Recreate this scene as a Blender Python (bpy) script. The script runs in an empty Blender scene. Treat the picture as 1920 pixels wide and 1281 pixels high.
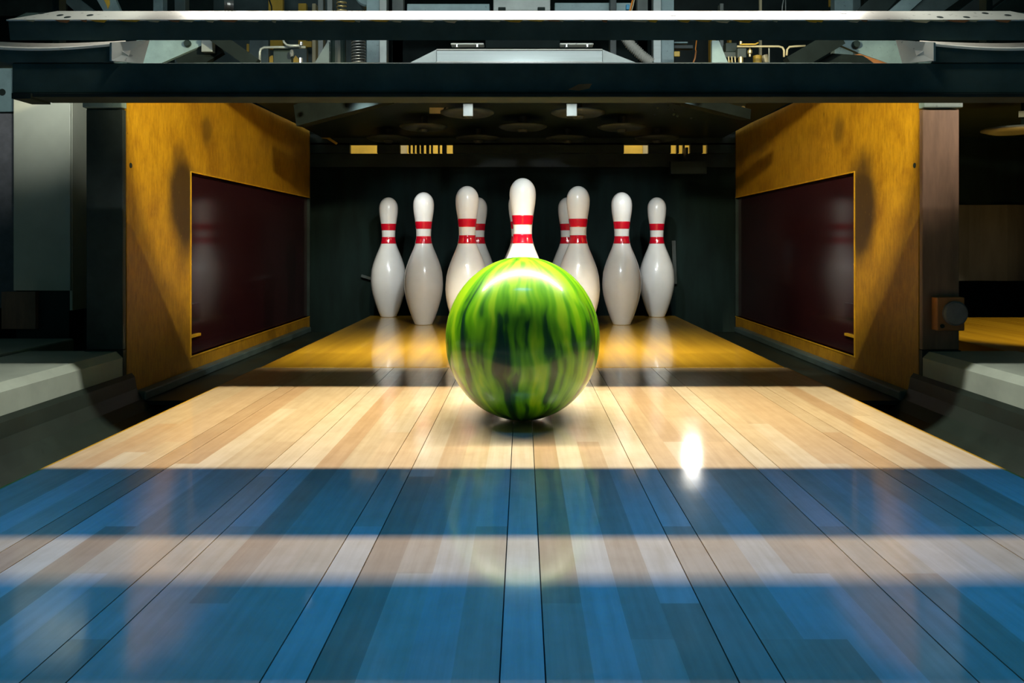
import bpy, bmesh, math, random
from mathutils import Vector, Matrix
random.seed(11)
S = bpy.context.scene
C = S.collection
R = math.radians

# ------------------------------------------------------------------ camera
F = 1500.0                       # focal length in pixels of the 1920 px wide frame
VX, VY, H = 980.0, 458.0, 0.247  # vanishing point of the lane, lens height over the lane
cd = bpy.data.cameras.new('camera')
cam = bpy.data.objects.new('camera', cd); C.objects.link(cam)
cd.sensor_width = 36; cd.lens = F/1920*36
cd.shift_x = -(VX-960)/1920; cd.shift_y = -(640.5-VY)/1920
cd.clip_start = 0.02; cd.clip_end = 50
cam.location = (0, 0, H); cam.rotation_euler = (R(90), 0, 0)
S.camera = cam

# ------------------------------------------------------------------ world, exposure
w = bpy.data.worlds.new('world'); S.world = w; w.use_nodes = True
w.node_tree.nodes['Background'].inputs[0].default_value = (0.012, 0.034, 0.036, 1)
w.node_tree.nodes['Background'].inputs[1].default_value = 1.1
S.view_settings.view_transform = 'Standard'; S.view_settings.look = 'None'
S.view_settings.gamma = 1; S.view_settings.use_curve_mapping = False
S.view_settings.exposure = 0.0

# ------------------------------------------------------------------ lights
def aim(o, target):
    o.rotation_euler = (Vector(target)-o.location).to_track_quat('-Z', 'Y').to_euler()
def area(name, loc, target, sx, sy, power, col, spread=180):
    l = bpy.data.lights.new(name, 'AREA'); l.shape = 'RECTANGLE'; l.size = sx; l.size_y = sy
    l.energy = power; l.color = col; l.spread = R(spread)
    o = bpy.data.objects.new(name, l); C.objects.link(o); o.location = loc; aim(o, target); return o
def spot(name, loc, target, half, blend, power, col, rad=0.02):
    l = bpy.data.lights.new(name, 'SPOT'); l.spot_size = R(2*half); l.spot_blend = blend
    l.energy = power; l.color = col; l.shadow_soft_size = rad
    o = bpy.data.objects.new(name, l); C.objects.link(o); o.location = loc; aim(o, target); return o
LED = Vector((0, 1.2, 0.68))
area('lane_light_strip', LED, LED+Vector((0, 0.02, -1)), 1.04, 0.007, 10.4, (1.0, 0.95, 0.84), 122)
spot('pin_lamp', (0, 1.19, 0.70), (0, 2.35, 0.13), 27, 0.35, 40.0, (0.90, 0.98, 1.0), 0.03)
for s in (-1, 1):
    spot('rear_pin_fill', (s*0.38, 1.83, 0.618), (s*0.43, 2.74, 0.24), 17, 0.9, 12.5, (0.94, 1.0, 1.0), 0.012)  # added unseen spots that brighten the back pins
area('blue_house_light', (0, 0.62, 1.5), (0, 0.62, 0), 2.4, 0.16, 4.6, (0.0, 0.215, 1.0), 40)
area('machine_fill', (0, 1.22, 0.86), (0, 2.2, 0.80), 1.7, 0.06, 2.6, (0.92, 1.0, 0.98), 100)  # added unseen lamp that brightens the machinery
area('added_pit_beam', (0.599, 2.90, 0.5206), (0.193, 0.933, 0), 0.08, 0.015, 0.004, (1.0, 0.95, 0.85), 14)  # added beam that makes the bright spot on the lane
area('deck_fill', (0, 1.44, 0.70), (0, 1.88, 0), 0.95, 0.02, 4.6, (1.0, 0.92, 0.72), 48)  # added unseen strip that brightens the deck
for s in (-1, 1):
    spot('wing_fill', (s*0.42, 1.0, 0.72), (s*0.63, 1.06, 0.51), 24, 0.8, 1.6, (0.95, 1.0, 0.9))  # added unseen spots for the sweep wings
for s in (-1, 1):
    spot('side_fill', (s*0.2, 1.2, 0.715), (s*0.762, 2.0, 0.45), 26, 0.35, 44.0, (1.0, 0.88, 0.56))  # added unseen spots that brighten the side partitions
spot('left_post_fill', (-0.80, 1.3, 0.715), (-1.04, 1.77, 0.66), 29, 0.9, 9.0, (0.95, 1.0, 0.92))  # added unseen spot for the white post
spot('right_post_fill', (1.32, 1.08, 0.76), (0.80, 1.54, 0.52), 17, 0.9, 30.0, (1.0, 0.80, 0.60))  # added unseen spot for the brown post
spot('neighbour_pin_light', (1.75, 1.3, 0.68), (1.45, 2.25, 0), 20, 0.5, 150.0, (1.0, 0.85, 0.6))
area('rear_service_light', (0, 3.28, 0.98), (0, 3.5, 0.6), 1.6, 0.05, 4.0, (1.0, 0.9, 0.65), 120)

# ------------------------------------------------------------------ helpers
def P(px, py, Y):                       # where a pixel of the photograph lies at depth Y
    return Vector(((px-VX)*Y/F, Y, H+(VY-py)*Y/F))
def obj(name, bm, mat, parent=None, smooth=False, bevel=0):
    me = bpy.data.meshes.new(name)
    bmesh.ops.recalc_face_normals(bm, faces=bm.faces)
    if smooth:
        for f in bm.faces: f.smooth = True
    bm.to_mesh(me); bm.free()
    me.materials.append(mat)
    o = bpy.data.objects.new(name, me); C.objects.link(o)
    if parent: o.parent = parent
    if bevel:
        m = o.modifiers.new('bevel', 'BEVEL'); m.width = bevel; m.segments = 2; m.limit_method = 'ANGLE'
    return o
def tag(o, label=None, cat=None, group=None, kind=None):
    if label: o['label'] = label
    if cat: o['category'] = cat
    if group: o['group'] = group
    if kind: o['kind'] = kind
    return o
def thing(name, label, cat, loc=(0, 0, 0), group=None):
    o = bpy.data.objects.new(name, None); C.objects.link(o); o.location = loc; o.empty_display_size = 0.05
    return tag(o, label, cat, group)
def addbox(bm, x0, x1, y0, y1, z0, z1):
    vs = [bm.verts.new((x, y, z)) for x in (x0, x1) for y in (y0, y1) for z in (z0, z1)]
    for f in ((0,1,3,2),(4,6,7,5),(0,4,5,1),(2,3,7,6),(0,2,6,4),(1,5,7,3)):
        bm.faces.new([vs[i] for i in f])
    return bm
def box(x0, x1, y0, y1, z0, z1): return addbox(bmesh.new(), x0, x1, y0, y1, z0, z1)
def prism(poly, d, bm=None):            # closed outline (3D points) swept along vector d
    bm = bm or bmesh.new(); d = Vector(d)
    a = [bm.verts.new(Vector(p)) for p in poly]; b = [bm.verts.new(Vector(p)+d) for p in poly]
    n = len(a)
    bm.faces.new(a); bm.faces.new(b[::-1])
    for i in range(n): bm.faces.new((a[i], a[(i+1) % n], b[(i+1) % n], b[i]))
    return bm
def bar(p, q, wdt, hgt, bm=None):       # rectangular bar between two points
    bm = bm or bmesh.new(); p = Vector(p); q = Vector(q); d = (q-p).normalized()
    up = Vector((0, 0, 1)) if abs(d.z) < 0.9 else Vector((0, 1, 0))
    s = d.cross(up).normalized()*wdt/2; u = s.cross(d).normalized()*hgt/2
    return prism([p-s-u, p+s-u, p+s+u, p-s+u], q-p, bm)
def tube(pts, r, seg=8, bm=None, cap=True, radii=None):
    bm = bm or bmesh.new(); pts = [Vector(p) for p in pts]; rings = []
    n = None
    for i, p in enumerate(pts):
        t = (pts[min(i+1, len(pts)-1)]-pts[max(i-1, 0)]).normalized()
        if n is None:
            n = t.orthogonal().normalized()
        n = (n - t*n.dot(t)).normalized(); b = t.cross(n)
        rr = radii[i] if radii else r
        rings.append([bm.verts.new(p+(n*math.cos(2*math.pi*k/seg)+b*math.sin(2*math.pi*k/seg))*rr) for k in range(seg)])
    for a, c in zip(rings, rings[1:]):
        for k in range(seg): bm.faces.new((a[k], a[(k+1) % seg], c[(k+1) % seg], c[k]))
    if cap: bm.faces.new(rings[0][::-1]); bm.faces.new(rings[-1])
    return bm
def lathe(prof, seg=32, bm=None, off=(0, 0, 0)):     # (r, z) profile turned about Z
    bm = bm or bmesh.new(); off = Vector(off); rings = []
    for r, z in prof:
        if r < 1e-6: rings.append([bm.verts.new(off+Vector((0, 0, z)))])
        else: rings.append([bm.verts.new(off+Vector((r*math.cos(2*math.pi*k/seg), r*math.sin(2*math.pi*k/seg), z))) for k in range(seg)])
    for a, b in zip(rings, rings[1:]):
        for k in range(seg):
            k2 = (k+1) % seg
            if len(a) == 1 and len(b) == 1: continue
            if len(a) == 1: bm.faces.new((a[0], b[k2], b[k]))
            elif len(b) == 1: bm.faces.new((a[k], a[k2], b[0]))
            else: bm.faces.new((a[k], a[k2], b[k2], b[k]))
    return bm
def lathe_dir(p, d, prof, seg=12):      # turned shape along direction d from point p
    bm = lathe(prof, seg)
    q = Vector((0, 0, 1)).rotation_difference(Vector(d).normalized())
    bmesh.ops.transform(bm, matrix=Matrix.Translation(Vector(p)) @ q.to_matrix().to_4x4(), verts=bm.verts)
    return bm

# ------------------------------------------------------------------ materials
class NT:
    def __init__(s, name):
        s.m = bpy.data.materials.new(name); s.m.use_nodes = True
        s.t = s.m.node_tree; s.b = s.t.nodes['Principled BSDF']
    def n(s, typ, **kw):
        x = s.t.nodes.new(typ)
        for k, v in kw.items(): setattr(x, k, v)
        return x
    def l(s, a, b): s.t.links.new(a, b)
    def noise(s, vec, scale, detail=3, rough=0.5, dist=0):
        x = s.n('ShaderNodeTexNoise'); x.inputs['Scale'].default_value = scale
        x.inputs['Detail'].default_value = detail; x.inputs['Roughness'].default_value = rough
        x.inputs['Distortion'].default_value = dist
        if vec is not None: s.l(vec, x.inputs['Vector'])
        return x.outputs['Fac']
    def mapped(s, vec, scale, loc=(0, 0, 0)):
        x = s.n('ShaderNodeMapping'); x.inputs['Scale'].default_value = scale; x.inputs['Location'].default_value = loc
        s.l(vec, x.inputs['Vector']); return x.outputs['Vector']
    def pos(s): return s.n('ShaderNodeNewGeometry').outputs['Position']
    def ramp(s, fac, stops):
        x = s.n('ShaderNodeValToRGB'); e = x.color_ramp.elements
        while len(e) < len(stops): e.new(0.5)
        for i, (p, c) in enumerate(stops):
            e[i].position = p; e[i].color = (*c, 1) if len(c) == 3 else c
        s.l(fac, x.inputs['Fac']); return x.outputs['Color']
    def math(s, op, a, b=None, clamp=False):
        x = s.n('ShaderNodeMath', operation=op, use_clamp=clamp)
        for i, v in enumerate((a, b)):
            if v is None: continue
            if isinstance(v, (int, float)): x.inputs[i].default_value = v
            else: s.l(v, x.inputs[i])
        return x.outputs[0]
    def mix(s, fac, a, b, mode='MIX'):
        x = s.n('ShaderNodeMix', data_type='RGBA', blend_type=mode)
        for k, v in (('Factor', fac), ('A', a), ('B', b)):
            sock = [i for i in x.inputs if i.name == k and (i.type == 'RGBA' if k != 'Factor' else i.type == 'VALUE')][0]
            if isinstance(v, (int, float)): sock.default_value = v
            elif isinstance(v, tuple): sock.default_value = (*v, 1)
            else: s.l(v, sock)
        return [o for o in x.outputs if o.type == 'RGBA'][0]
    def bump(s, fac, strength, dist=0.001):
        x = s.n('ShaderNodeBump'); x.inputs['Strength'].default_value = strength; x.inputs['Distance'].default_value = dist
        s.l(fac, x.inputs['Height']); s.l(x.outputs[0], s.b.inputs['Normal'])
    def set(s, col=None, rough=0.5, metal=0, coat=0, coat_r=0.05, spec=0.5):
        i = s.b.inputs
        if isinstance(col, tuple): i['Base Color'].default_value = (*col, 1)
        elif col is not None: s.l(col, i['Base Color'])
        if isinstance(rough, (int, float)): i['Roughness'].default_value = rough
        else: s.l(rough, i['Roughness'])
        i['Metallic'].default_value = metal; i['Coat Weight'].default_value = coat; i['Coat Roughness'].default_value = coat_r
        i['Specular IOR Level'].default_value = spec
        return s.m
def paint(name, col, rough=0.5, metal=0, var=0.25, scale=18, stretch=(1, 1, 1), spec=0.5, speck=0):
    t = NT(name); v = t.mapped(t.pos(), stretch)
    f = t.noise(v, scale, 4, 0.6)
    dk = tuple(c*(1-var) for c in col); lt = tuple(min(1, c*(1+var)) for c in col)
    c = t.ramp(f, [(0.3, dk), (0.7, lt)])
    if speck:
        g = t.noise(t.pos(), scale*9, 2); c = t.mix(t.math('MULTIPLY', t.math('GREATER_THAN', g, 0.68), speck), c, tuple(x*0.3 for x in col))
    r = t.math('ADD', rough-0.06, t.math('MULTIPLY', f, 0.12))
    t.bump(f, 0.08)
    return t.set(c, r, metal, spec=spec)
M = {}
M['black'] = paint('black_rubber', (0.016, 0.026, 0.024), 0.75, var=0.35, spec=0.15)
M['beam_black'] = paint('beam_black_rubber', (0.055, 0.095, 0.088), 0.8, var=0.25, spec=0.15)
M['pit'] = paint('pit_black', (0.010, 0.016, 0.016), 0.85, var=0.3, spec=0.1)
M['dark_steel'] = paint('dark_steel', (0.030, 0.044, 0.045), 0.5, 0.0, 0.35, spec=0.4)
M['machine_black'] = paint('machine_black', (0.012, 0.026, 0.025), 0.5, 0.0, 0.3, spec=0.35)
M['teal'] = paint('teal_grey_paint', (0.20, 0.30, 0.32), 0.42, 0, 0.18, speck=0.4)
M['teal_dark'] = paint('dark_teal_paint', (0.060, 0.095, 0.100), 0.45, 0, 0.25)
M['grey'] = paint('grey_steel', (0.28, 0.32, 0.31), 0.4, 0.3, 0.15)
M['alu'] = paint('brushed_aluminium', (0.36, 0.42, 0.42), 0.4, 0.2, 0.10, 30, (0.1, 1, 6))
M['white_board'] = paint('white_laminate', (0.74, 0.73, 0.68), 0.45, 0, 0.12, 14, speck=0.5)
M['cream_metal'] = paint('cream_painted_steel', (0.60, 0.62, 0.52), 0.45, 0, 0.10, 8)
M['yellow'] = paint('yellow_guard_paint', (0.62, 0.40, 0.05), 0.45, 0, 0.15)
M['cream'] = paint('cream_tube', (0.50, 0.45, 0.28), 0.4, 0, 0.12)
M['brass'] = paint('brass', (0.75, 0.60, 0.28), 0.3, 0.8, 0.15)
M['chrome'] = paint('chrome', (0.75, 0.78, 0.78), 0.2, 0.9, 0.08)
M['spring'] = paint('spring_steel', (0.40, 0.40, 0.38), 0.3, 0.8, 0.1)
M['hose'] = paint('grey_hose', (0.36, 0.36, 0.32), 0.5, 0, 0.12)
M['orange_wire'] = paint('orange_wire', (0.75, 0.25, 0.03), 0.5, 0, 0.1)
M['blue_plastic'] = paint('blue_plastic', (0.03, 0.25, 0.45), 0.4, 0, 0.1)
M['brown'] = paint('brown_steel', (0.20, 0.125, 0.085), 0.45, 0.1, 0.22, 10, (6, 6, 1))
M['rust'] = paint('rust_brown', (0.32, 0.13, 0.04), 0.5, 0, 0.3)
M['gutter'] = paint('gutter_dark_green', (0.012, 0.020, 0.015), 0.42, 0, 0.35, 9, speck=0.3)
M['cap'] = paint('division_grey_green', (0.30, 0.35, 0.30), 0.42, 0, 0.18, 10)
M['purple_grey'] = paint('purple_grey_panel', (0.17, 0.17, 0.19), 0.6, 0, 0.2, 40)
M['curtain'] = paint('pit_curtain_cloth', (0.006, 0.015, 0.014), 0.8, 0, 0.4, 6, (3, 3, 0.6), spec=0.12)
M['grey_curtain'] = paint('grey_curtain_cloth', (0.10, 0.10, 0.08), 0.8, 0, 0.25, 6, (3, 3, 0.6))
M['red'] = NT('pin_red').set((0.62, 0.004, 0.022), 0.18, 0, 1.0, 0.05)

def pin_white():
    t = NT('pin_white'); f = t.noise(t.pos(), 22, 3)
    c = t.ramp(f, [(0.3, (0.78, 0.78, 0.75)), (0.7, (0.84, 0.84, 0.82))])
    return t.set(c, 0.3, 0, 0.8, 0.09)
M['pin'] = pin_white()

def lane_wood():                          # tone of each plank from the object colour, grain on top
    t = NT('lane_maple'); p = t.pos()
    base = t.n('ShaderNodeObjectInfo').outputs['Color']
    g = t.noise(t.mapped(p, (160, 6, 1)), 1.0, 4, 0.6)
    g2 = t.noise(t.mapped(p, (40, 30, 1)), 1.0, 3, 0.6)
    c = t.mix(1.0, base, t.ramp(g, [(0.25, (0.82, 0.78, 0.72)), (0.7, (1.0, 1.0, 1.0))]), 'MULTIPLY')
    c = t.mix(1.0, c, t.ramp(g2, [(0.2, (0.88, 0.85, 0.80)), (0.6, (1, 1, 1))]), 'MULTIPLY')
    sm = t.noise(t.mapped(p, (5, 14, 1)), 1.0, 4)
    return t.set(c, 0.42, 0, 1.0, t_rough(t, sm), 0.45)
def t_rough(t, fac):
    r = t.math('ADD', 0.05, t.math('MULTIPLY', fac, 0.10)); t.l(r, t.b.inputs['Coat Roughness']); return 0.1
M['lane'] = lane_wood()
# keep the linked coat roughness, only the default is overwritten by set()

def deck_wood():
    t = NT('pin_deck_amber'); p = t.pos()
    g = t.noise(t.mapped(p, (90, 5, 1)), 1.0, 4, 0.6)
    b = t.noise(t.mapped(p, (37, 0.6, 1)), 1.0, 1)
    c = t.ramp(g, [(0.25, (0.62, 0.33, 0.012)), (0.7, (0.78, 0.45, 0.022))])
    c = t.mix(1.0, c, t.ramp(b, [(0.35, (0.80, 0.76, 0.7)), (0.65, (1, 1, 1))]), 'MULTIPLY')
    return t.set(c, 0.3, 0, 1.0, 0.035, 0.5)
M['deck'] = deck_wood()

def kick_yellow():
    t = NT('worn_mustard_paint'); p = t.pos()
    f = t.noise(p, 11, 5, 0.65); st = t.noise(t.mapped(p, (150, 150, 34)), 1.0, 4, 0.75)
    c = t.ramp(f, [(0.25, (0.30, 0.14, 0.006)), (0.5, (0.46, 0.245, 0.008)), (0.75, (0.54, 0.30, 0.012))])
    c = t.mix(1.0, c, t.ramp(st, [(0.3, (0.62, 0.55, 0.5)), (0.6, (1, 1, 1))]), 'MULTIPLY')
    # dark brown patches beside the inset panel and higher up
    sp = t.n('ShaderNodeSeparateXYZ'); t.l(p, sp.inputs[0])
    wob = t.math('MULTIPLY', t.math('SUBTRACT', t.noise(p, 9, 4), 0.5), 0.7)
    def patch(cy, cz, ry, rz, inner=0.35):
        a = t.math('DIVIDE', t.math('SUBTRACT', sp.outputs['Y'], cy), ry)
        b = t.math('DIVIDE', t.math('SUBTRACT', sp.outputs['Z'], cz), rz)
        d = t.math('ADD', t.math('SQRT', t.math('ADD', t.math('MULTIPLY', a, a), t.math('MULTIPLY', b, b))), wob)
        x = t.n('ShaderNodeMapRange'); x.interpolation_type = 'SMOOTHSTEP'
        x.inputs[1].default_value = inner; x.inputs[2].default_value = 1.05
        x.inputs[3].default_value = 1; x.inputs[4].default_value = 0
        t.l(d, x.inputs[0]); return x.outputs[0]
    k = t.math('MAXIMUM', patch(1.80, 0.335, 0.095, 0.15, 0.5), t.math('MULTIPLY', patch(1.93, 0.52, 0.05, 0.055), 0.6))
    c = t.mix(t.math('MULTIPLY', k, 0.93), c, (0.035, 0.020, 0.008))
    ck = t.noise(t.mapped(p, (30, 30, 14)), 1.0, 5, 0.7, 1.5)
    c = t.mix(t.math('MULTIPLY', t.math('GREATER_THAN', ck, 0.70), 0.75), c, (0.045, 0.022, 0.008))
    sc = t.noise(t.mapped(p, (260, 260, 40)), 1.0, 2)
    c = t.mix(t.math('MULTIPLY', t.math('GREATER_THAN', sc, 0.72), 0.5), c, (0.62, 0.42, 0.12))
    t.bump(f, 0.15)
    return t.set(c, 0.42, 0, 0.15, 0.3)
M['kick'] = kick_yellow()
M['trim'] = paint('bright_yellow_edge', (0.60, 0.34, 0.015), 0.4, 0, 0.3, 30)
def glossy_panel():
    t = NT('glossy_maroon_panel'); f = t.noise(t.pos(), 5, 3)
    c = t.ramp(f, [(0.3, (0.022, 0.006, 0.009)), (0.7, (0.032, 0.009, 0.013))])
    return t.set(c, 0.13, 0, 0, 0.05, 0.30)
M['inset'] = glossy_panel()

def ball_mat():
    t = NT('green_marbled_resin')
    tc = t.n('ShaderNodeTexCoord').outputs['Object']
    nz = t.n('ShaderNodeVectorMath', operation='NORMALIZE'); t.l(tc, nz.inputs[0])
    sp = t.n('ShaderNodeSeparateXYZ'); t.l(nz.outputs[0], sp.inputs[0])
    x, y, z = sp.outputs
    rr = t.math('SQRT', t.math('ADD', t.math('ADD', t.math('MULTIPLY', x, x), t.math('MULTIPLY', y, y)), 0.02))
    cb = t.n('ShaderNodeCombineXYZ')
    t.l(t.math('DIVIDE', x, rr), cb.inputs[0]); t.l(t.math('DIVIDE', y, rr), cb.inputs[1]); t.l(t.math('MULTIPLY', z, 0.14), cb.inputs[2])
    # slow swirl so the bands bend
    wn = t.n('ShaderNodeTexNoise'); wn.inputs['Scale'].default_value = 2.2; wn.inputs['Detail'].default_value = 1
    t.l(nz.outputs[0], wn.inputs['Vector'])
    sub = t.n('ShaderNodeVectorMath', operation='SUBTRACT'); t.l(wn.outputs['Color'], sub.inputs[0]); sub.inputs[1].default_value = (0.5, 0.5, 0.5)
    sc = t.n('ShaderNodeVectorMath', operation='SCALE'); t.l(sub.outputs[0], sc.inputs[0]); sc.inputs['Scale'].default_value = 0.17
    ad = t.n('ShaderNodeVectorMath', operation='ADD'); t.l(cb.outputs[0], ad.inputs[0]); t.l(sc.outputs[0], ad.inputs[1])
    v = ad.outputs[0]
    a = t.noise(v, 4.6, 1.5, 0.45, 0.1)
    b = t.noise(v, 12.0, 1, 0.5, 0.1)
    f = t.math('ADD', t.math('MULTIPLY', a, 0.76), t.math('MULTIPLY', b, 0.24))
    # the marbling thins out towards the crown
    top = t.n('ShaderNodeMapRange'); top.inputs[1].default_value = 0.0; top.inputs[2].default_value = 0.75
    top.inputs[3].default_value = 0.0; top.inputs[4].default_value = 0.13; t.l(z, top.inputs[0])
    f = t.math('ADD', f, top.outputs[0])
    c = t.ramp(f, [(0.39, (0.003, 0.035, 0.018)), (0.46, (0.014, 0.10, 0.008)), (0.505, (0.075, 0.30, 0.004)),
                   (0.58, (0.15, 0.46, 0.004)), (0.66, (0.31, 0.60, 0.010))])
    return t.set(c, 0.30, 0, 0.6, 0.11, 0.4)
M['ball'] = ball_mat()
def emit(name, col, s):
    t = NT(name); t.set(col, 0.4)
    t.b.inputs['Emission Color'].default_value = (*col, 1); t.b.inputs['Emission Strength'].default_value = s
    return t.m
M['bulb'] = emit('lamp_bulb_glow', (1.0, 0.93, 0.8), 22)
M['diffuser'] = emit('strip_diffuser_glow', (1.0, 0.93, 0.8), 6)
M['reflector'] = paint('white_reflector', (0.6, 0.6, 0.58), 0.5, 0, 0.05)

# ------------------------------------------------------------------ setting
GX = 0.762            # inner faces of the side partitions
LX = 0.527            # half width of the lane
tag(obj('floor', box(-2.9, 2.9, -0.5, 4.0, -0.34, -0.30), M['pit']), kind='structure')
tag(obj('wall_back', box(-2.9, 2.9, 3.62, 3.68, -0.30, 1.45), M['pit']), kind='structure')

for s, nm in ((-1, 'wall_left'), (1, 'wall_right')):
    tag(obj(nm, box(s*2.84, s*2.9, 0.6, 3.62, -0.30, 1.45), M['pit']), kind='structure')
tag(obj('trim_1', box(-2.84, 2.84, 1.055, 1.08, 0.765, 1.45), M['pit']), kind='structure')   # masking board over the machines

# ---- lane of individual planks
lane = thing('bowling_lane', 'polished maple bowling lane of narrow planks running up to the pins', 'lane', (0, 0, 0))
obj('lane_core', box(-LX, LX, -0.30, 1.600, -0.06, -0.012), M['machine_black'], lane)
obj('lane_edge', box(-LX-0.004, -LX, -0.30, 1.600, -0.06, -0.0005), M['deck'], lane)
obj('lane_edge', box(LX, LX+0.004, -0.30, 1.600, -0.06, -0.0005), M['deck'], lane)
tones = [(0.73, 0.53, 0.27), (0.77, 0.59, 0.33), (0.69, 0.47, 0.23), (0.65, 0.42, 0.195), (0.80, 0.63, 0.36), (0.71, 0.50, 0.25), (0.61, 0.385, 0.175)]
wts = [5, 5, 4, 2, 4, 4, 1.3]
pmesh = {}
NB = 39; bw = 2*LX/NB
def plank_mesh(wq, lq):
    k = (round(wq, 5), round(lq, 4))
    if k not in pmesh:
        bm = box(-wq/2, wq/2, 0, lq, -0.012, 0)
        me = bpy.data.meshes.new('plank'); bmesh.ops.recalc_face_normals(bm, faces=bm.faces); bm.to_mesh(me); bm.free()
        me.materials.append(M['lane']); pmesh[k] = me
    return pmesh[k]
for i in range(NB):
    xc = -LX+bw*(i+0.5); k = (i-19) % 5
    x0, x1 = xc-bw/2, xc+bw/2
    g = 0.0009
    if k == 0: x0 += g; x1 -= g                       # the boards between the dark joints
    y = -0.30+random.uniform(-0.0, 0.25)*0
    first = True
    while y < 1.599:
        ln = random.choice((0.35, 0.5, 0.65, 0.85))
        if first: ln = random.choice((0.35, 0.5, 0.65, 0.8, 0.9)); first = False
        if y+ln > 1.48: ln = 1.600-y
        o = bpy.data.objects.new('plank', plank_mesh(x1-x0, ln)); C.objects.link(o); o.parent = lane
        o.location = ((x0+x1)/2, y, 0)
        c = random.choices(tones, wts)[0]; j = random.uniform(0.93, 1.06)
        o.color = (c[0]*j, c[1]*j, c[2]*j, 1)
        y += ln
# ---- pin deck
pd = thing('pin_deck', 'amber varnished pin deck under the ten standing pins', 'pin deck', (0, 1.606, 0))
def child(name, bm, mat, parent, **kw):        # mesh built in world coordinates under a placed Empty
    bmesh.ops.translate(bm, verts=bm.verts, vec=-parent.location)
    return obj(name, bm, mat, parent, **kw)
child('deck_board', box(-LX, LX, 1.606, 2.765, -0.06, 0), M['deck'], pd, bevel=0.002)
child('joint_strip', box(-LX, LX, 1.600, 1.606, -0.06, -0.0008), M['black'], pd)
child('tail_plank', box(-LX, LX, 2.765, 2.79, -0.10, -0.004), M['black'], pd)

# ---- gutters
def gutter(s, label):
    prof = []
    for k in range(13):
        a = math.pi*k/12
        prof.append((0.6445-0.1115*math.cos(a), -0.012-0.085*math.sin(a)))
    bm = bmesh.new(); rows = []
    outer = [(0.531, -0.004)]+prof+[(0.762, -0.004)]
    lower = [(x, z-0.008) for x, z in outer]
    loop = outer+lower[::-1]
    prism([(s*x, -0.30, z) for x, z in loop], (0, 1.86, 0), bm)
    t = thing('gutter', label, 'gutter', (s*0.6445, -0.3, -0.1), 'gutters beside the lane')
    child('trough', bm, M['gutter'], t)
    child('flat_gutter', box(s*0.531, s*0.760, 1.56, 2.78, -0.066, -0.058), M['gutter'], t)
    child('edge_lip', box(s*0.735, s*0.760, 1.56, 2.78, -0.058, -0.040), M['teal_dark'], t, bevel=0.003)
gutter(-1, 'dark green ball gutter along the left edge of the lane')
gutter(1, 'dark green ball gutter along the right edge of the lane')

# ---- division caps in front of the partitions
def cap(s, label):
    t = thing('division_cap', label, 'ledge', (s*0.86, 0.2, 0.04), 'division caps')
    prof = [(0.764, -0.06), (0.764, 0.030), (0.776, 0.042), (0.948, 0.042), (0.956, 0.034), (0.956, -0.06)]
    child('cap_board', prism([(s*x, -0.30, z) for x, z in prof], (0, 1.835, 0)), M['cap'], t)
    child('groove_strip', box(s*0.957, s*0.985, -0.30, 1.535, -0.06, 0.026), M['machine_black'], t)
    return t
cl = cap(-1, 'grey green ledge running beside the left gutter below the white post')
cap(1, 'grey green ledge running beside the right gutter below the brown post')
child('plank_board', box(-1.60, -0.986, -0.30, 1.76, -0.06, 0.040), M['cap'], cl, bevel=0.004)

# ---- side partitions
def kickback(s, label):
    t = thing('kickback_partition', label, 'partition', (s*GX, 1.54, -0.1), 'side partitions of the pin pit')
    YI0, YI1, ZI0, ZI1 = 1.838, 2.862, -0.010, 0.412
    d = (s*0.066, 0, 0)
    def pl(y0, y1, z0, z1, m, nm, x=GX, dx=0.066): return child(nm, box(s*x, s*(x+dx), y0, y1, z0, z1), m, t)
    # inner board with a rectangular opening: one C-shaped outline
    out = [(1.54, -0.10), (2.862, -0.10), (2.862, ZI0), (YI0, ZI0), (YI0, ZI1), (2.862, ZI1), (2.862, 0.655), (1.76, 0.636), (1.54, 0.585)]
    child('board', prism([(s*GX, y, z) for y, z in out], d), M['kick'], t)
    child('inset_panel', box(s*(GX+0.010), s*(GX+0.05), YI0, YI1, ZI0, ZI1), M['inset'], t)
    for (y0, y1, z0, z1) in ((YI0-0.004, YI0, ZI0-0.003, ZI1+0.003), (YI0, YI1, ZI1, ZI1+0.003), (YI0, YI1, ZI0-0.003, ZI0)):
        child('inset_trim', box(s*(GX-0.0015), s*(GX+0.011), y0, y1, z0, z1), M['trim'], t)
    child('end_plate', box(s*(GX+0.001), s*(GX+0.072), 1.528, 1.54, 0.045, 0.505), M['brown'] if s > 0 else M['dark_steel'], t, bevel=0.002)  # left plate is unlit: its shade is put into the darker colour
    child('bracket', box(s*(GX+0.0), s*(GX+0.075), 1.520, 1.54, 0.507, 0.585), M['teal'], t, bevel=0.002)
    child('foot_block', box(s*(GX+0.001), s*(GX+0.075), 1.528, 1.54, -0.10, 0.044), M['machine_black'], t)
    # screws of the board and the inset panel
    for (y, z) in ((1.555, 0.40), (1.60, 0.62)):
        child('screw', lathe_dir((s*(GX-0.001), y, z), (s, 0, 0), [(0, 0), (0.005, 0), (0.006, 0.003), (0, 0.003)], 10), M['machine_black'], t)
    child('screw', lathe_dir((s*(GX+0.008), YI0+0.02, 0.20), (s, 0, 0), [(0, 0), (0.004, 0), (0.005, 0.003), (0, 0.003)], 10), M['brass'], t)
    child('wear_block', box(s*(GX+0.003), s*(GX+0.010), YI0, YI0+0.065, 0.075, 0.108), M['inset'], t)
    child('wear_block', box(s*(GX+0.003), s*(GX+0.010), YI0, YI0+0.065, 0.030, 0.036), M['trim'], t)
    child('edge_strip', box(s*GX, s*(GX+0.066), 2.864, 2.872, -0.10, 0.64), M['machine_black'], t)
    return t
kickback(-1, 'worn mustard yellow side partition left of the pins with glossy dark inset panel')
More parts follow.
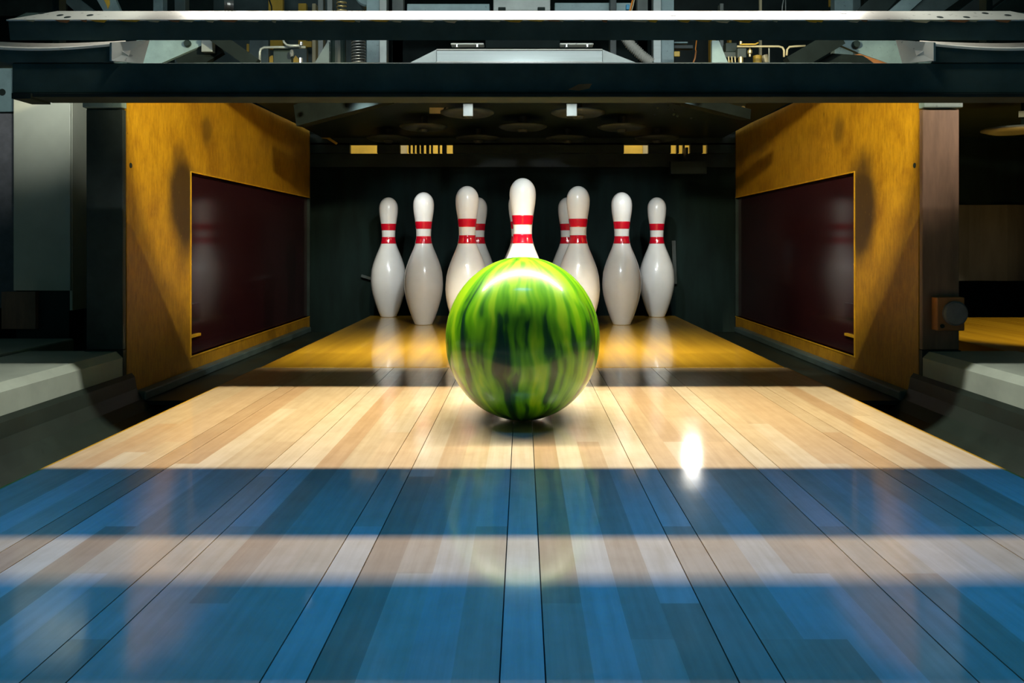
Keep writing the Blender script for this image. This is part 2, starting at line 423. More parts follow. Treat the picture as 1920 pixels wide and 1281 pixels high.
kickback(1, 'worn mustard yellow side partition right of the pins with large dark patch')

# ---- pit behind the pins
pc = thing('pit_curtain', 'black curtain hanging behind the pins at the back of the pit', 'curtain', (0, 3.0, -0.28))
bm = bmesh.new(); n = 60; fr = []; bk = []
for k in range(n+1):
    x = -0.83+1.66*k/n; y = 3.0+0.004*math.sin(k*0.35)
    fr.append((x, y)); bk.append((x, y+0.012))
child('cloth', prism([(x, y, -0.28) for x, y in fr+bk[::-1]], (0, 0, 0.82)), M['curtain'], pc)
child('header_rail', box(-0.83, 0.83, 2.985, 3.03, 0.535, 0.585), M['machine_black'], pc)
# strap hanging at the side of the curtain
child('strap', bar((0.56, 2.97, 0.26), (0.565, 2.97, 0.10), 0.014, 0.006), M['dark_steel'], pc)
child('strap', bar((-0.60, 2.975, 0.13), (-0.50, 2.975, 0.10), 0.006, 0.01), M['dark_steel'], pc)

# ---- yellow cabinet far behind, seen through the slots
cab = thing('yellow_cabinet', 'yellow machine cabinet glimpsed through slots above the curtain', 'cabinet', (0, 3.5, 0.3))
for (x0, x1) in ((-0.80, -0.55), (-0.50, -0.28), (-0.18, -0.02), (0.30, 0.52), (0.58, 0.82)):
    child('door', box(x0, x1, 3.46, 3.50, 0.35, 0.98), M['yellow'], cab, bevel=0.004)
child('cabinet_body', box(-0.86, 0.86, 3.50, 3.60, 0.30, 1.0), M['cream'], cab)

# ------------------------------------------------------------------ pins
Z = 0.407/15.0
prof_in = [(0, 0), (1.0, 0), (1.09, 0.06), (1.125, 0.16), (1.414, 0.75), (1.70, 1.5), (1.953, 2.25), (2.12, 2.8), (2.255, 3.375), (2.345, 3.95), (2.383, 4.5), (2.36, 5.1),
           (2.281, 5.875), (2.09, 6.6), (1.851, 7.25), (1.55, 7.95), (1.236, 8.625), (1.07, 9.05), (0.982, 9.375), (0.915, 9.7), (0.90, 10), (0.905, 10.4), (0.935, 10.875),
           (0.985, 11.3), (1.047, 11.75), (1.13, 12.2), (1.203, 12.625), (1.255, 13.1), (1.273, 13.5), (1.263, 13.75)]
for k in range(1, 11):
    a = R(8+82*k/10); prof_in.append((1.273*math.cos(a), 13.62+1.38*math.sin(a)))
prof_in[-1] = (0, 15.0)
XS = 0.0254*0.985
pprof = [(r*XS, z*Z) for r, z in prof_in]
def rad_at(z):
    for (r0, z0), (r1, z1) in zip(pprof, pprof[1:]):
        if z0 <= z <= z1 and z1 > z0: return r0+(r1-r0)*(z-z0)/(z1-z0)
    return 0
def finish(bm, name, mat):
    me = bpy.data.meshes.new(name); bmesh.ops.recalc_face_normals(bm, faces=bm.faces)
    for f in bm.faces: f.smooth = True
    bm.to_mesh(me); bm.free(); me.materials.append(mat); return me
pin_me = finish(lathe(pprof, 48), 'bowling_pin', M['pin'])
def stripe_me(z0, z1):
    pr = [(rad_at(z0)-0.001, z0)]
    for k in range(9):
        z = z0+(z1-z0)*k/8; pr.append((rad_at(z)+0.0006, z))
    pr.append((rad_at(z1)-0.001, z1))
    return finish(lathe(pr, 48), 'stripe', M['red'])
st_up, st_lo = stripe_me(0.294, 0.3165), stripe_me(0.2490, 0.2715)
D1 = 1.935; dr = 0.264; hp = 0.1524
pins = [(0, D1, 'front bowling pin, tallest in view, head and stripes rising over the green ball'),
        (-hp, D1+dr, 'bowling pin in the second row, partly hidden by the left side of the ball'),
        (hp, D1+dr, 'bowling pin in the second row, partly hidden by the right side of the ball'),
        (-2*hp, D1+2*dr, 'fully visible bowling pin, second from the left end of the rack'),
        (0, D1+2*dr, 'bowling pin standing directly behind the front pin, only a sliver visible'),
        (2*hp, D1+2*dr, 'fully visible bowling pin, second from the right end of the rack'),
        (-3*hp, D1+3*dr, 'leftmost bowling pin, at the back corner of the deck'),
        (-hp, D1+3*dr, 'back row bowling pin peeking out right of the left second-row pin'),
        (hp, D1+3*dr, 'back row bowling pin peeking out left of the right second-row pin'),
        (3*hp, D1+3*dr, 'rightmost bowling pin, at the back corner of the deck')]
for i, (x, y, lab) in enumerate(pins):
    dx = -0.006 if i == 4 else 0          # stands a touch off its spot
    if i == 4: dx = -0.012
    o = bpy.data.objects.new('bowling_pin', pin_me); C.objects.link(o); o.location = (x+dx, y, 0)
    o.rotation_euler = (0, 0, random.uniform(0, 6))
    tag(o, lab, 'bowling pin', 'ten white bowling pins with red neck stripes')
    for me in (st_up, st_lo):
        c = bpy.data.objects.new('stripe', me); C.objects.link(c); c.parent = o

# ------------------------------------------------------------------ ball
bm = bmesh.new(); bmesh.ops.create_uvsphere(bm, u_segments=96, v_segments=64, radius=0.1085)
bmesh.ops.scale(bm, vec=(1, 1, 1.055), verts=bm.verts)
ball = obj('bowling_ball', bm, M['ball'], smooth=True)
ball.location = (0.0, 1.128, 0.1085*1.055+0.0003); ball.rotation_euler = (0, 0, R(0))
tag(ball, 'glossy green marbled bowling ball rolling down the lane towards the pins', 'ball')

# ------------------------------------------------------------------ sweep bars across the front
lb = thing('cross_beam', 'dark steel beam spanning the lane just above the pins', 'beam', (0, 1.06, 0.44))
child('beam_body', box(-0.669, 0.690, 1.048, 1.085, 0.4445, 0.4845), M['beam_black'], lb, bevel=0.0015)
child('flange', box(-0.640, 0.690, 1.044, 1.088, 0.4390, 0.4445), M['black'], lb, bevel=0.001)
child('end_block', box(-0.667, -0.642, 1.044, 1.088, 0.4370, 0.4445), M['black'], lb)
child('brown_patch', prism([P(1065, 168, 1.0478), P(1085, 158, 1.0478), P(1110, 157, 1.0478), P(1105, 166, 1.0478), P(1085, 170, 1.0478)], (0, 0.0006, 0)), M['rust'], lb)  # small brown patch on the beam front
ub = thing('sweep_board', 'tilted sweep board with bright white top face and black front edge', 'beam', (0, 1.06, 0.515))
def sec(x0, x1, pts, mat, nm, parent):
    return child(nm, prism([(x0, y, z) for y, z in pts], (x1-x0, 0, 0)), mat, parent)
sec(-0.672, 0.690, [(1.049, 0.5145), (1.045, 0.5385), (1.083, 0.5605), (1.086, 0.553)], M['beam_black'], 'board_core', ub)
# white top face, its ends cut at an angle
wb = bmesh.new()
def slope(y, off): return 0.5385+(y-1.045)*(0.022/0.038)+off
outl = [(-0.674, 1.0447), (0.692, 1.0447), (0.660, 1.0835), (-0.630, 1.0835)]
prism([(x, y, slope(y, 0.0003)) for x, y in outl], (-0.0000, -0.0006, 0.0016), wb)
top = child('white_top_face', wb, M['white_board'], ub)
for x in (-0.645, -0.600, -0.575, -0.615, 0.20, 0.43, 0.55, 0.585, 0.62, 0.645):
    y = random.choice((1.055, 1.064, 1.073))
    child('screw', lathe_dir((x, y-0.0006, slope(y, 0.0019)), (0, -0.5, 0.866), [(0, 0.0004), (0.004, 0.0004), (0.0045, 0), (0, 0)], 10), M['dark_steel'], ub)
# chipped laminate along the front edge
for k in range(46):
    x = -0.64+1.28*k/46+random.uniform(-0.01, 0.01); l = random.uniform(0.006, 0.034); h = random.uniform(0.0012, 0.0036)
    child('chipped_edge', prism([(x, 1.0440, 0.5395), (x+l, 1.0440, 0.5395), (x+l*0.8, 1.0444, 0.5395-h), (x+l*0.35, 1.0444, 0.5395-h*0.7)], (0, 0.002, 0)), random.choice((M['trim'], M['cream'], M['rust'])), ub)

def side_wing(s, label):
    t = thing('sweep_wing', label, 'guard', (s*0.6, 1.05, 0.49), 'curved side wings of the sweep')
    # outline in plan height: curved light top over a dark body
    n = 14; topp = []; mid = []; bot = []
    for k in range(n+1):
        u = k/n; x = 0.535+0.19*u
        sag = 0.006*math.sin(math.pi*min(1, u*0.95))
        topp.append((x, 1.078, 0.5215-sag*0.6)); mid.append((x, 1.044+0.012*(1-u)*0, 0.5085-sag)); bot.append((x, 1.046, 0.4850))
    bm = bmesh.new()
    a = [bm.verts.new((s*x, y, z)) for x, y, z in mid]; b = [bm.verts.new((s*x, y, z)) for x, y, z in bot]
    c = [bm.verts.new((s*x, y, z-0.003)) for x, y, z in topp]; d = [bm.verts.new((s*x, 1.082, 0.4850)) for x, y, z in topp]
    for k in range(n):
        for p, q in ((a, b), (b, d), (d, c), (c, a)): bm.faces.new((p[k], p[k+1], q[k+1], q[k]))
    bm.faces.new((a[0], b[0], d[0], c[0])); bm.faces.new((a[-1], b[-1], d[-1], c[-1]))
    child('wing_body', bm, M['beam_black'], t)
    bm = bmesh.new()
    a = [bm.verts.new((s*x, y-0.0005, z)) for x, y, z in mid]; c = [bm.verts.new((s*x, y, z)) for x, y, z in topp]
    e = [bm.verts.new((s*x, y-0.0005, z-0.003)) for x, y, z in mid]; g = [bm.verts.new((s*x, y, z-0.003)) for x, y, z in topp]
    for k in range(n):
        for p, q in ((a, c), (c, g), (g, e), (e, a)): bm.faces.new((p[k], p[k+1], q[k+1], q[k]))
    bm.faces.new((a[0], c[0], g[0], e[0])); bm.faces.new((a[-1], c[-1], g[-1], e[-1]))
    child('wing_top', bm, M['white_board'], t)
    child('wing_end', prism([(s*0.503, 1.079, 0.5225), (s*0.535, 1.0415, 0.510), (s*0.535, 1.0415, 0.4862), (s*0.503, 1.060, 0.4862)], (s*0.004, 0.0025, 0)), M['white_board'], t)
    return t
side_wing(-1, 'white topped curved wing between the two beams at the upper left')
side_wing(1, 'white topped curved wing between the two beams at the upper right')


# lamp housing above the frame, with a guard bar hanging from it
lh = thing('lamp_housing', 'light strip in a metal hood over the lane in front of the pins', 'lamp', (0, 1.2, 0.69))
for s in (-1, 1): child('guard_hanger', box(s*0.735, s*0.745, 1.268, 1.288, 0.50, 0.731), M['machine_black'], lh)
child('guard_bar', box(-0.745, 0.745, 1.250, 1.358, 0.494, 0.506), M['machine_black'], lh, bevel=0.002)
child('hood', box(-0.86, 0.86, 1.10, 1.50, 0.730, 0.742), M['machine_black'], lh)
child('hood_lip', box(-0.86, 0.86, 1.10, 1.108, 0.690, 0.730), M['machine_black'], lh)
child('profile', bar((-0.55, 1.196, 0.690), (0.55, 1.196, 0.690), 0.018, 0.012), M['alu'], lh)
child('bracket', box(-0.42, -0.39, 1.185, 1.205, 0.695, 0.730), M['dark_steel'], lh)
child('bracket', box(0.39, 0.42, 1.185, 1.205, 0.695, 0.730), M['dark_steel'], lh)
for s in (-1, 1):
    child('side_fill_head', lathe_dir((s*0.19, 1.187, 0.7195), (s*0.562, 0.80, -0.27), [(0, -0.03), (0.016, -0.03), (0.022, 0.0), (0.020, 0.0), (0.014, -0.02), (0, -0.02)], 16), M['dark_steel'], lh)  # heads of the added side spots
child('machine_fill_box', box(-0.86, 0.86, 1.13, 1.21, 0.82, 0.90), M['dark_steel'], lh)  # box of the added machinery lamp
# lamp box added under the pit header for the bright spot on the lane
pt = thing('added_pit_lamp', 'flat dark added lamp box under the header at the back right of the pit', 'lamp', (0.599, 2.90, 0.5206))
dv = (Vector((0.193, 0.933, 0))-Vector((0.599, 2.90, 0.5206))).normalized()
child('case', bar(Vector((0.534, 2.9, 0.5206))-dv*0.018, Vector((0.664, 2.9, 0.5206))-dv*0.018, 0.03, 0.045), M['machine_black'], pt)
child('bracket', box(0.595, 0.603, 2.915, 2.96, 0.53, 0.60), M['machine_black'], pt)

# ------------------------------------------------------------------ pinsetter machine
mc = thing('pinsetter_machine', 'teal and black pinsetter machinery hanging above the pins behind the beams', 'machine', (0, 2.3, 0.66))
def mp(nm, bm, mat, par=mc, **kw):
    if par is mc: return child(nm, bm, mat, mc, **kw)
    # sub-part: parent sits at the machine origin
    bmesh.ops.translate(bm, verts=bm.verts, vec=-mc.location); return obj(nm, bm, mat, par, **kw)
def pb(nm, x0, y0, x1, y1, Y, dy, mat, par=mc, bevel=0.0015):
    a = P(x0, y1, Y); b = P(x1, y0, Y)
    return mp(nm, box(a.x, b.x, Y, Y+dy, a.z, b.z), mat, par, bevel=bevel)
def ppoly(nm, pts, Y, dy, mat, par=mc):
    return mp(nm, prism([P(x, y, Y) for x, y in pts], (0, dy, 0)), mat, par)
def pbar(nm, p, q, wd, hg, mat, par=mc): return mp(nm, bar(p, q, wd, hg), mat, par)
# table with the ten spotting cups
mp('pin_table', box(-0.74, 0.74, 1.80, 2.96, 0.640, 0.656), M['machine_black'])
for (x, y, lab) in pins:
    cz = 0.605
    cp = mp('spotting_cup', lathe([(0, cz), (0.030, cz-0.006), (0.060, cz-0.004), (0.074, cz+0.002), (0.074, cz+0.006), (0.058, cz+0.003), (0.030, cz+0.004), (0, cz+0.006)], 32, None, (x, y, 0)), M['dark_steel'], smooth=True)
    mp('stem', lathe([(0, cz), (0.012, cz), (0.012, 0.641), (0, 0.641)], 12, None, (x, y, 0)), M['dark_steel'], cp)
    mp('hub', lathe([(0, cz-0.014), (0.012, cz-0.013), (0.016, cz-0.006), (0, cz-0.004)], 14, None, (x, y, 0)), M['dark_steel'], cp)
for s in (-1, 1):
    mp('pin_fill_head', lathe_dir((s*0.378, 1.815, 0.6235), (s*0.05, 0.91, -0.378), [(0, -0.02), (0.012, -0.02), (0.016, 0.0), (0.014, 0.0), (0.010, -0.012), (0, -0.012)], 14), M['dark_steel'])  # heads of the added back-pin spots
for x0, x1 in ((868, 887), (1062, 1082)): pb('white_tab', x0, 194, x1, 218, 2.08, 0.004, M['grey'])
ppoly('added_gap_plate', [(805, 198), (838, 195), (844, 213), (805, 213)], 2.30, 0.003, M['cream'])  # added plate standing for a gap, lit wall behind put into its colour
ppoly('plate_bar', [(826, 213), (835, 199), (838, 199), (829, 213)], 2.296, 0.003, M['machine_black'])
for (x, y) in ((1228, 200), (1233, 203), (1251, 194), (1252, 198), (1253, 204), (1264, 206), (1228, 215), (1263, 215), (1270, 218), (1296, 222)):
    mp('bolt', lathe_dir(P(x, y, 2.25), (0, -1, 0), [(0, 0), (0.0035, 0), (0.003, 0.003), (0, 0.003)], 8), M['dark_steel'])
# braces under the table
pbar('brace', P(560, 218, 2.05), P(730, 172, 1.95), 0.03, 0.055, M['pit'])
pbar('brace', P(1265, 182, 1.95), P(1400, 216, 2.05), 0.03, 0.026, M['pit'])
ppoly('brace_plate', [(1338, 186), (1400, 186), (1396, 207)], 2.1, 0.004, M['teal_dark'])
mp('bolt', lathe_dir(P(1393, 203, 2.09), (0, -1, 0), [(0, 0), (0.006, 0), (0.005, 0.005), (0, 0.005)], 8), M['brass'])
mp('bolt', lathe_dir(P(580, 181, 1.9), (0, -1, 0), [(0, 0), (0.006, 0), (0.005, 0.005), (0, 0.005)], 8), M['chrome'])
# slotted header over the curtain
YH = 2.962
edges = [560, (656, 707), (750, 766), (769, 774), (777, 781), (786, 789), (794, 799), (804, 808), (811, 821), (824, 829), (837, 849), (1170, 1216), (1258, 1269), (1273, 1281), (1284, 1294), (1318, 1326), 1400]
prev = edges[0]
for e in edges[1:]:
    x1 = e if isinstance(e, int) else e[0]
    pb('header_block', prev, 268, x1, 287, YH, 0.02, M['machine_black'], bevel=0)
    if not isinstance(e, int): prev = e[1]
pb('header_bar', 560, 252, 1400, 271.5, YH, 0.02, M['machine_black'], bevel=0)
ppoly('yellow_strip', [(603, 257), (616, 257), (633, 268), (630, 271), (612, 260), (603, 259)], 2.95, 0.006, M['yellow'])
# --- frame behind the gap between the beams and above: px columns at their own depths
ZT = 0.656
def post(x0, x1, Y, mat, dy=0.03, ztop=1.0, nm='frame_post'):
    a = P(x0, 0, Y).x; b = P(x1, 0, Y).x
    return mp(nm, box(a, b, Y, Y+dy, ZT, ztop), mat, bevel=0.0015)
post(687, 712, 2.1, M['teal']); post(711, 725, 2.08, M['grey'])
post(1225, 1240, 2.1, M['alu']); post(1240, 1264, 2.11, M['teal'])
post(287, 305, 2.2, M['teal']); post(327, 347, 2.25, M['teal_dark'])
post(585, 592, 2.5, M['cream']); post(596, 606, 2.4, M['grey']); post(613, 623, 2.3, M['grey'])
post(735, 756, 2.3, M['grey']); post(1195, 1215, 2.3, M['grey'])
post(1332, 1342, 2.6, M['yellow']); post(1350, 1357, 2.5, M['grey']); post(1367, 1372, 2.6, M['yellow'])
post(1424, 1429, 2.4, M['cream'], 0.01)
post(1144, 1156, 2.02, M['dark_steel'])
post(1565, 1600, 2.2, M['teal']); post(1600, 1614, 2.2, M['teal_dark'])
# yellow guards
pb('yellow_guard', 503, -20, 530, 92, 2.7, 0.02, M['yellow']); pb('yellow_guard', 559, 6, 574, 92, 2.72, 0.02, M['yellow'])
pb('yellow_guard', 567, 77, 584, 88, 2.65, 0.01, M['yellow']); pb('yellow_guard', 462, 82, 467, 97, 2.5, 0.01, M['yellow'])
ppoly('yellow_guard', [(505, 117), (505, 107), (509, 104), (512, 104), (512, 117)], 2.4, 0.01, M['yellow'])
ppoly('yellow_guard', [(546, 117), (554, 104), (561, 112), (562, 117)], 2.4, 0.01, M['yellow'])
pb('yellow_guard', 1555, -10, 1562, 12, 2.5, 0.01, M['yellow'])
# central gearbox, channel and plates
pb('gearbox_block', 925, -40, 1032, 20, 2.0, 0.12, M['grey'])
for x0 in (934, 1008): pb('rubber_foot', x0, 13, x0+14, 22, 1.995, 0.04, M['black'])
pb('cross_channel', 763, 7, 918, 40, 2.05, 0.04, M['teal']); pb('cross_channel', 1040, 5, 1183, 40, 2.05, 0.04, M['teal'])
ch = pb('aluminium_channel', 818, 93, 1130, 117, 1.95, 0.05, M['alu'])
pb('channel_lip', 818, 91.5, 1130, 94, 1.945, 0.055, M['white_board'], ch); pb('channel_lip', 818, 115, 1130, 118, 1.945, 0.055, M['white_board'], ch)
ppoly('channel_wing', [(768, 118), (818, 93), (818, 118)], 1.97, 0.03, M['grey']); ppoly('channel_wing', [(1130, 93), (1194, 118), (1130, 118)], 1.97, 0.03, M['grey'])
for x0, x1 in ((845, 907), (1050, 1113)):
    pl_ = pb('mounting_plate', x0, 80.5, x1, 83.5, 1.97, 0.03, M['white_board'])
    for xb in (x0+12, x1-12): mp('bolt', lathe(((0, -0.006), (0.005, -0.006), (0.005, 0), (0, 0)), 10, None, P(xb, 84, 1.965)), M['chrome'], pl_)
pb('rubber_block', 910, 70, 1050, 90, 1.99, 0.06, M['pit'])
pb('back_plate', 735, 60, 1225, 120, 2.3, 0.02, M['pit'])
# motor
mt = mp('drive_motor', lathe_dir(P(688, -12, 2.15), (0, 1, 0), [(0, 0), (0.030, 0), (0.034, 0.006), (0.034, 0.10), (0, 0.10)], 24), M['teal'], smooth=False)
mp('motor_bolt', lathe_dir(P(696, 3, 2.149), (0, -1, 0), [(0, 0), (0.004, 0), (0.004, 0.004), (0, 0.004)], 8), M['chrome'], mt)
# spring
sp = []
for k in range(15*10+1):
    a = 2*math.pi*k/15; c = P(672, 122-54*k/150, 2.0); sp.append(c+Vector((0.016*math.cos(a), 0.016*math.sin(a), 0)))
mp('coil_spring', tube(sp, 0.0022, 5), M['spring'], smooth=True)
pb('spring_rod', 668, 60, 676, 122, 2.01, 0.008, M['machine_black'])
sp = []
for k in range(12*5+1):
    a = 2*math.pi*k/12; c = P(640, 26-36*k/60, 2.05); sp.append(c+Vector((0.012*math.cos(a), 0.012*math.sin(a), 0)))
mp('coil_spring', tube(sp, 0.0018, 5), M['brass'], smooth=True)
# corrugated hose
pts = []; rad = []
ctrl = [P(1168, 64, 2.0), P(1182, 84, 2.0), P(1203, 104, 2.0), P(1222, 118, 2.0)]
for k in range(61):
    u = k/60*3; i = min(2, int(u)); f = u-i
    pts.append(ctrl[i].lerp(ctrl[i+1], f)); rad.append(0.0125+0.0018*math.sin(k*2.1))
mp('corrugated_hose', tube(pts, 0.012, 12, radii=rad), M['hose'], smooth=True)
# bracket tube left
def ptube(nm, pix, Y, r, mat, par=mc): return mp(nm, tube([P(x, y, Y) for x, y in pix], r, 8), mat, par, smooth=True)
ptube('bent_tube', [(487, 120), (487, 98), (489, 92), (495, 89), (520, 88.5), (573, 88.5)], 2.0, 0.0032, M['grey'])
ptube('bent_tube', [(531, 74), (533, 80), (538, 84.5), (545, 85.5), (563, 85.5)], 1.98, 0.0030, M['grey'])
pb('bracket_plate', 512, 91, 546, 119, 2.02, 0.02, M['machine_black']); pb('bracket_plate', 546, 91, 575, 119, 2.5, 0.02, M['teal_dark'])
mp('bolt', lathe(((0, -0.012), (0.004, -0.012), (0.006, -0.004), (0.004, 0.004), (0, 0.006)), 10, None, P(547, 97, 1.99)), M['chrome'])
mp('bolt', lathe(((0, -0.008), (0.005, -0.008), (0.005, 0.004), (0, 0.004)), 10, None, P(564, 112, 1.99)), M['chrome'])
mp('bolt', lathe(((0, -0.004), (0.004, -0.004), (0.004, 0.004), (0, 0.004)), 10, None, P(565, 82, 1.97)), M['chrome'])
ppoly('gusset_plate', [(590, 118), (614, 78), (617, 78), (617, 118)], 2.0, 0.01, M['teal_dark'])
mp('dark_cylinder', lathe_dir(P(634, 122, 2.06), (0, 0, 1), [(0, 0), (0.020, 0), (0.020, 0.10), (0, 0.10)], 18), M['machine_black'])
pb('dark_panel', 400, -30, 700, 122, 2.8, 0.02, M['teal_dark'])
pb('dark_panel', 1265, -30, 1620, 122, 2.85, 0.02, M['machine_black'])
pb('dark_panel', 150, -30, 400, 122, 2.86, 0.02, M['machine_black'])
pb('side_panel', 467, 60, 503, 120, 2.4, 0.02, M['teal_dark'])
mp('pulley', lathe_dir(P(429, 8, 2.2), (-1, -0.4, 0), [(0, -0.012), (0.02, -0.012), (0.017, -0.004), (0.017, 0.004), (0.02, 0.012), (0, 0.012)], 20), M['spring'])
# diagonal braces left
ppoly('corner_plate', [(256, 74), (404, 74), (299, 120), (256, 120)], 1.95, 0.012, M['teal'])
mp('bolt', lathe_dir(P(352, 82, 1.945), (0, -1, 0), [(0, 0), (0.009, 0), (0.007, 0.008), (0, 0.008)], 10), M['machine_black'])
pb('plate_stop', 377, 70, 398, 97, 1.93, 0.02, M['grey'])
pbar('diagonal_brace', P(395, 62, 1.9), P(480, 122, 1.9), 0.02, 0.030, M['pit'])
pbar('diagonal_brace', P(340, 126, 1.97), P(410, 84, 1.97), 0.02, 0.05, M['pit'])
ppoly('diagonal_plate', [(170, -20), (208, -20), (228, 26), (197, 26)], 1.9, 0.012, M['teal'])
ppoly('diagonal_plate', [(95, -20), (125, -20), (190, 30), (150, 30)], 1.95, 0.012, M['teal_dark'])
ppoly('paint_scuff', [(193, -4), (205, -4), (206, 8), (202, 17), (199, 8)], 1.8985, 0.001, M['yellow'])
pb('side_panel', -40, -30, 120, 30, 2.3, 0.02, M['black'])
# right cluster: valves, pipes
ppoly('gusset_plate', [(1335, 76), (1348, 76), (1366, 120), (1335, 120)], 2.0, 0.012, M['teal'])
pb('valve_block', 1361, 80, 1382, 97, 2.03, 0.03, M['machine_black']); pb('valve_block', 1358, 97, 1382, 108, 2.02, 0.03, M['dark_steel'])
pb('valve_block', 1383, 90, 1400, 108, 2.0, 0.03, M['dark_steel'])
for x in (1367, 1373, 1379): ptube('thin_tube', [(x, 120), (x-1, 106)], 2.01, 0.0016, M['cream'])
mp('brass_fitting', lathe(((0, -0.012), (0.006, -0.012), (0.006, 0.002), (0.005, 0.002), (0.005, 0.004), (0, 0.004)), 12, None, P(1389, 110, 1.995)), M['brass'])
mp('brass_fitting', lathe(((0, -0.014), (0.003, -0.012), (0.003, -0.006), (0.006, -0.004), (0.006, 0.003), (0.003, 0.005), (0, 0.010)), 12, None, P(1406, 97, 1.99)), M['brass'])
mp('brass_fitting', lathe(((0, -0.004), (0.004, -0.004), (0.004, 0.003), (0, 0.003)), 12, None, P(1389, 80, 1.99)), M['brass'])
ptube('cream_pipe', [(1382, 87), (1460, 87), (1467, 89), (1470, 94), (1470, 107)], 2.0, 0.0026, M['cream'])
ptube('cream_pipe', [(1475, 104), (1476, 93), (1480, 88), (1490, 87), (1510, 86)], 2.0, 0.0026, M['cream'])
ptube('cream_pipe', [(1388, 83), (1416, 83), (1422, 80)], 1.99, 0.0020, M['yellow'])
ptube('cream_pipe', [(1442, 120), (1442, 90), (1440, 87)], 2.01, 0.0018, M['grey'])
mp('yellow_roller', lathe_dir(P(1420, 120, 2.2), (0.0, 0, 1), [(0, 0), (0.012, 0), (0.012, 0.022), (0, 0.026)], 14), M['yellow'], smooth=False)
mp('yellow_roller', lathe_dir(P(1437, 118, 2.25), (-0.25, 0, 1), [(0, 0), (0.009, 0), (0.009, 0.022), (0, 0.024)], 14), M['cream'], smooth=False)
pb('yellow_tag', 1264, 96, 1275, 106, 2.05, 0.006, M['yellow'])
pb('cable_tray', 1264, 84, 1300, 91, 2.15, 0.02, M['dark_steel'])
pb('cable_tray', 1264, 78, 1290, 81, 2.14, 0.02, M['teal'])
ptube('orange_wire', [(1180, 24), (1183, 12), (1187, -4)], 2.0, 0.0018, M['orange_wire'])
ptube('orange_wire', [(1183, 24), (1187, 10), (1190, -4)], 2.0, 0.0014, M['cream'])
ptube('orange_wire', [(1306, 76), (1304, 92), (1305, 96)], 2.05, 0.0014, M['orange_wire'])
ptube('thin_tube', [(1305, 96), (1303, 110), (1298, 122)], 2.05, 0.0022, M['rust'])
ptube('thin_tube', [(1466, 26), (1467, 10), (1470, -4)], 2.1, 0.0014, M['grey'])
ptube('thin_tube', [(1473, 26), (1473, -4)], 2.12, 0.0012, M['grey'])
pb('blue_box', 1174, 8, 1180, 18, 2.0, 0.01, M['blue_plastic'])
ptube('black_cable', [(505, 0), (509, 12), (510, 24)], 2.3, 0.0022, M['black'])
# diagonal arms right
pbar('diagonal_arm', P(1480, 124, 1.9), P(1572, 70, 1.9), 0.03, 0.042, M['pit'])
ppoly('corner_plate', [(1556, 76), (1694, 76), (1700, 121), (1672, 121), (1612, 100)], 1.97, 0.012, M['teal'])
ppoly('red_brown_bar', [(1580, 106), (1612, 101), (1674, 122), (1560, 124)], 1.95, 0.012, M['rust'])
ppoly('corner_block', [(1530, 118), (1560, 100), (1618, 104), (1640, 120), (1530, 122)], 1.93, 0.012, M['pit'])
mp('bolt', lathe_dir(P(1604, 84, 1.965), (0, -1, 0), [(0, 0), (0.010, 0), (0.008, 0.010), (0, 0.010)], 10), M['machine_black'])
ppoly('diagonal_plate', [(1660, 26), (1702, -10), (1740, -10), (1700, 26)], 1.9, 0.012, M['teal'])
ppoly('diagonal_plate', [(1702, 26), (1742, -10), (1812, -10), (1762, 26)], 1.92, 0.012, M['teal_dark'])
ppoly('diagonal_plate', [(1600, 26), (1640, -10), (1690, -10), (1658, 26)], 1.94, 0.012, M['machine_black'])
ppoly('diagonal_plate', [(1790, 26), (1840, -10), (1890, -10), (1840, 26)], 1.96, 0.012, M['dark_steel'])
ppoly('diagonal_plate', [(1850, 26), (1900, -10), (1960, -10), (1910, 26)], 1.98, 0.012, M['machine_black'])
pb('side_panel', 1620, -30, 1960, 122, 2.4, 0.02, M['black'])

# ------------------------------------------------------------------ left outside: white post etc.
wp = thing('white_post', 'tall cream white sheet metal post at the far left', 'post', (-1.06, 1.77, 0.14))
child('face_plate', box(-1.127, -1.001, 1.770, 1.776, 0.144, 0.68), M['cream_metal'], wp, bevel=0.0015)
child('return_plate', box(-1.006, -1.000, 1.777, 1.836, 0.10, 0.68), M['cream_metal'], wp)
child('post_core', box(-1.125, -1.007, 1.777, 1.836, 0.02, 0.67), M['machine_black'], wp)
child('base_block', box(-1.150, -1.075, 1.765, 1.776, 0.060, 0.142), M['brown'], wp)
fp = thing('side_frame_plate', 'teal plate with a round hole over a purple grey panel, far left edge', 'plate', (-1.2, 1.82, 0.1))
child('teal_plate', box(-1.40, -1.13, 1.84, 1.85, 0.552, 0.70), M['teal'], fp)
child('purple_panel', box(-1.40, -1.13, 1.842, 1.852, 0.10, 0.548), M['purple_grey'], fp)
child('plate_hole', lathe_dir(P(4, 173, 1.8395), (0, 1, 0), [(0, 0), (0.008, 0), (0.008, 0.002), (0, 0.002)], 16), M['black'], fp)
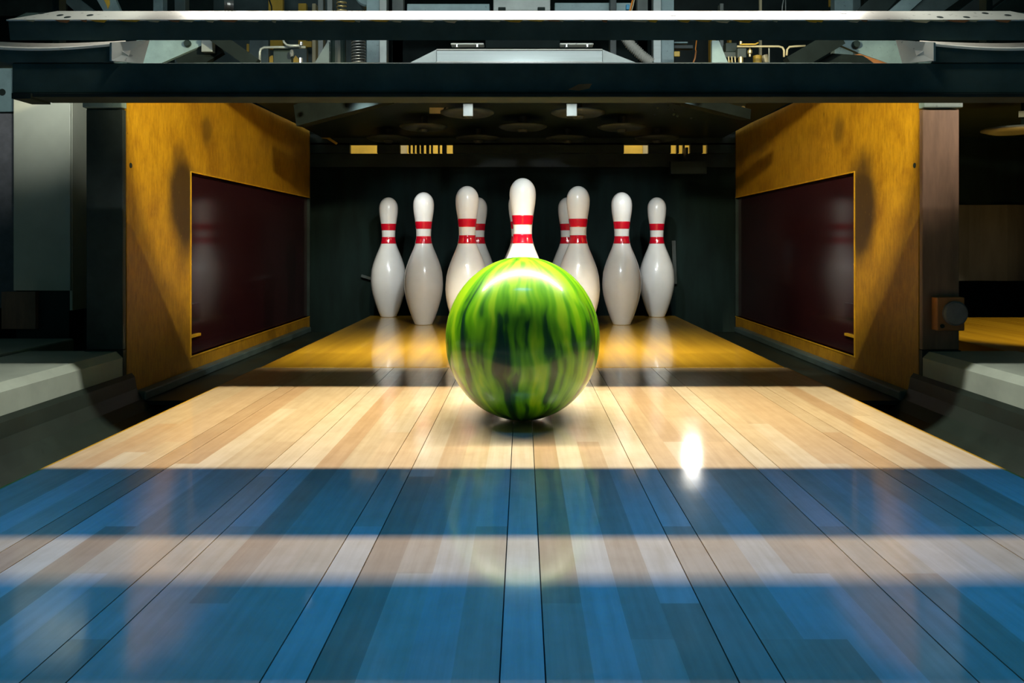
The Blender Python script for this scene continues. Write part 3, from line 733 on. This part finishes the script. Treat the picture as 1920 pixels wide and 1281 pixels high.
# ball sensor box on the right post
bs = thing('ball_sensor', 'small rusty sensor box with round lens at the foot of the brown post', 'sensor', (0.806, 1.515, 0.08))
child('case', box(0.780, 0.832, 1.505, 1.5275, 0.084, 0.147), M['rust'], bs, bevel=0.002)
ln = child('lens', lathe_dir((0.812, 1.505, 0.117), (0, -1, 0), [(0, 0), (0.023, 0), (0.023, 0.006), (0.020, 0.009), (0.010, 0.010), (0, 0.010)], 24), M['purple_grey'], bs, smooth=False)
child('screw', lathe_dir((0.789, 1.505, 0.093), (0, -1, 0), [(0, 0), (0.004, 0), (0.004, 0.002), (0, 0.002)], 10), M['black'], bs)

# ------------------------------------------------------------------ neighbouring lane on the right
nl = thing('neighbour_pin_deck', 'amber pin deck of the next lane glimpsed at the right edge', 'pin deck', (1.65, 1.6, 0))
child('deck_board', box(1.12, 2.17, 1.60, 2.70, -0.06, 0.0), M['deck'], nl, bevel=0.002)
child('lane_board', box(1.12, 2.17, -0.30, 1.594, -0.06, 0.0), M['deck'], nl)
nc = thing('neighbour_curtain', 'dim grey curtain behind the next lane at the right edge', 'curtain', (1.65, 2.95, 0.1))
child('cloth', prism([(1.0+1.3*k/30, 2.95+0.012*math.sin(k*1.3), 0.112) for k in range(31)]+[(2.3-1.3*k/30, 2.97+0.012*math.sin((30-k)*1.3), 0.112) for k in range(31)], (0, 0, 0.28)), M['grey_curtain'], nc)
child('valance', box(0.95, 2.3, 2.96, 2.98, 0.392, 0.66), M['curtain'], nc)
nm_ = thing('neighbour_pin_table', 'dark pinsetter table over the next lane at the right edge', 'machine', (1.65, 2.3, 0.64))
child('table_plate', box(0.92, 2.4, 1.9, 2.94, 0.640, 0.656), M['machine_black'], nm_)
for x, y in ((1.345, 2.2), (1.50, 2.2)):
    cp = child('spotting_cup', lathe([(0, 0.558), (0.05, 0.552), (0.076, 0.560), (0.076, 0.565), (0.05, 0.560), (0, 0.563)], 28, None, (x, y, 0)), M['grey'], nm_, smooth=True)
child('white_tab', box(1.36, 1.42, 2.19, 2.194, 0.595, 0.612), M['cream_metal'], nm_)
child('support', box(1.38, 1.40, 2.195, 2.215, 0.56, 0.641), M['machine_black'], nm_)
child('support', box(1.50, 1.52, 2.195, 2.215, 0.56, 0.641), M['machine_black'], nm_)
